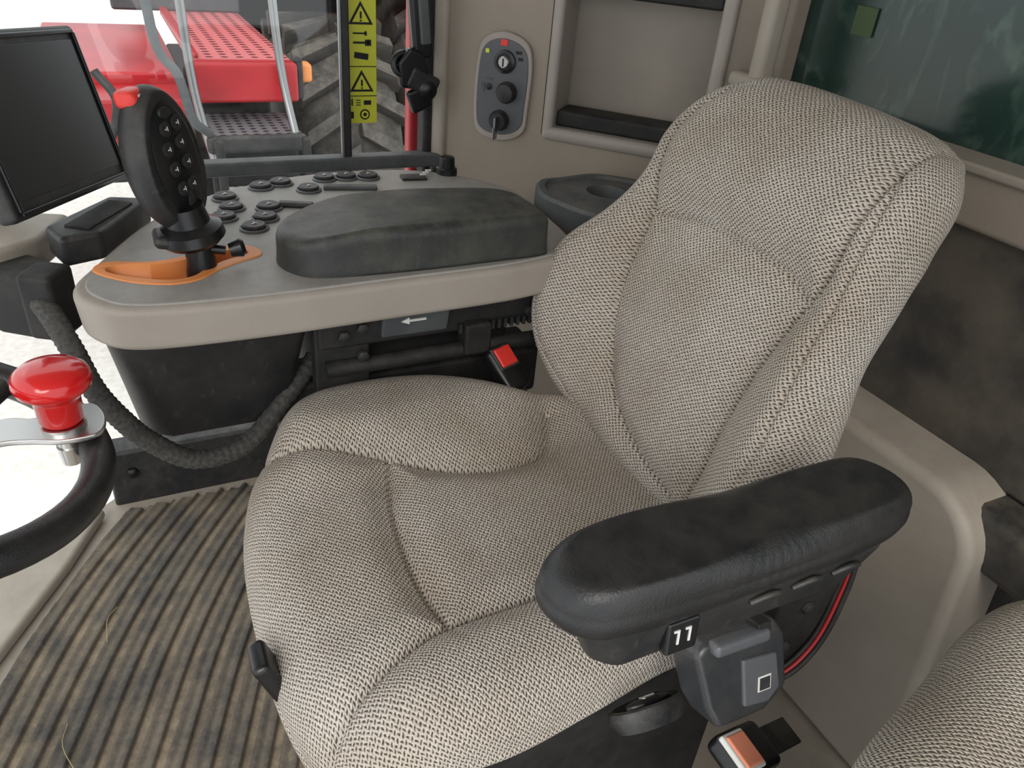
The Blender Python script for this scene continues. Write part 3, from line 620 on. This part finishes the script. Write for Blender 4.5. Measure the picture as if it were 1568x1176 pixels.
eb('platform_under',4.7,6.2,-.82,-.40,-.7,.30,BLKD)
eb('step_grate',4.2,4.65,-.88,-.42,.17,.19,pm2,0)
eb('step_face',4.17,4.22,-.90,-.40,.10,.19,BLK)
eb('step_bright',4.0,4.3,-.80,-.46,-.13,-.11,pm3,0)
eb('step_low',3.97,4.02,-.82,-.44,-.18,-.11,pm3)
for k,(y0,y1) in enumerate([(-.46,-.42),(-.88,-.84)]): eb('ladder_%d'%k,3.98,4.05,y0,y1,-.9,.22,BLKD)
eb('ladder_back',4.3,4.36,-.88,-.42,-.9,.12,BLKD)
tube('rail_a',[(4.3,-.36,1.05),(4.3,-.38,.4),(4.2,-.44,.0)],.022,STL,cb,n=6)
tube('rail_b',[(4.4,-.80,1.1),(4.35,-.82,.5),(4.2,-.86,.1)],.022,STL,cb,n=6)
tube('rail_c',[(4.1,-.20,1.1),(4.1,-.22,.65),(4.1,-.30,.5),(4.1,-.34,.3),(4.2,-.42,.2)],.022,DGR,cb,n=6)
tube('hose',[(4.2,.05,.5),(4.15,-.02,.35),(4.2,.12,.05),(4.25,.25,.2),(4.25,.2,.45)],.02,BLK,cb,n=8)
eb('amber_light',4.5,4.6,-1.02,-.95,.38,.48,ORG)
eb('side_marker',4.45,4.5,-.96,-.91,.30,.52,BLK)
def tyre(name,c,R,w):
    MT=frame(c,(1,0,0),(0,0,1))
    prof=[(R*.55,-w/2),(R*.9,-w/2),(R*.97,-w*.4),(R,0),(R*.97,w*.4),(R*.9,w/2),(R*.55,w/2)]
    lathe(name,prof,RUB,cb,seg=64,mw=MT)
    V=[];F=[]
    for i in range(22):
        for sd in (-1,1):
            a0=2*math.pi*(i+(.5 if sd>0 else 0))/22; q=len(V)
            for (da,wz) in ((0,0.02),(.20,.52)):
                for rr in (R*.93,R*1.10):
                    for dd in (-.045,.045):
                        a=a0+da+dd; V.append((rr*math.cos(a),rr*math.sin(a),sd*w*wz))
            F+= [(q,q+1,q+3,q+2),(q+4,q+5,q+7,q+6),(q,q+1,q+5,q+4),(q+2,q+3,q+7,q+6),(q,q+2,q+6,q+4),(q+1,q+3,q+7,q+5)]
    mk(name+'_lugs',V,F,RUB,cb,False,mw=MT)
    lathe(name+'_rim',[(0,w*.3),(R*.5,w*.3),(R*.56,w*.5)],REDP,cb,mw=MT)
tyre('tyre_front',(5.85,-1.42,-.40),.88,.66)
tyre('tyre_rear',(4.7,-1.10,-.80),.50,.30)
tyre('tyre_outer',(6.3,-2.15,-.30),.95,.50)

# ---------------------------------------------------------------- light, world, camera
W=D.worlds.new('overcast'); SC.world=W; W.use_nodes=True; bg=W.node_tree.nodes['Background']
bg.inputs[0].default_value=(.95,.98,1,1); bg.inputs[1].default_value=1.5
sl=D.lights.new('soft_sun','SUN'); sl.energy=1.9; sl.angle=math.radians(34); sl.color=(1,.97,.93)
so=D.objects.new('soft_sun',sl); SC.collection.objects.link(so); so.rotation_euler=Vector((.7,-.4,-.62)).to_track_quat('-Z','Y').to_euler()
cd=D.cameras.new('camera'); cd.sensor_width=36; cd.lens=36*1178/1568; cd.clip_start=.02
cam=D.objects.new('camera',cd); SC.collection.objects.link(cam)
p=math.radians(31.7); h=Vector((.878,-.479,0)).normalized(); r0=Vector((h.y,-h.x,0)); z=Vector((0,0,1))
Fw=h*math.cos(p)-z*math.sin(p); U0=h*math.sin(p)+z*math.cos(p); c,s=.9951,.0985
R=r0*c+U0*s; U=U0*c-r0*s
MC=Matrix.Identity(4)
for i in range(3): MC[i][0]=R[i];MC[i][1]=U[i];MC[i][2]=-Fw[i]
MC.translation=(0,0,1.3); cam.matrix_world=MC; SC.camera=cam
SC.view_settings.view_transform='Standard'
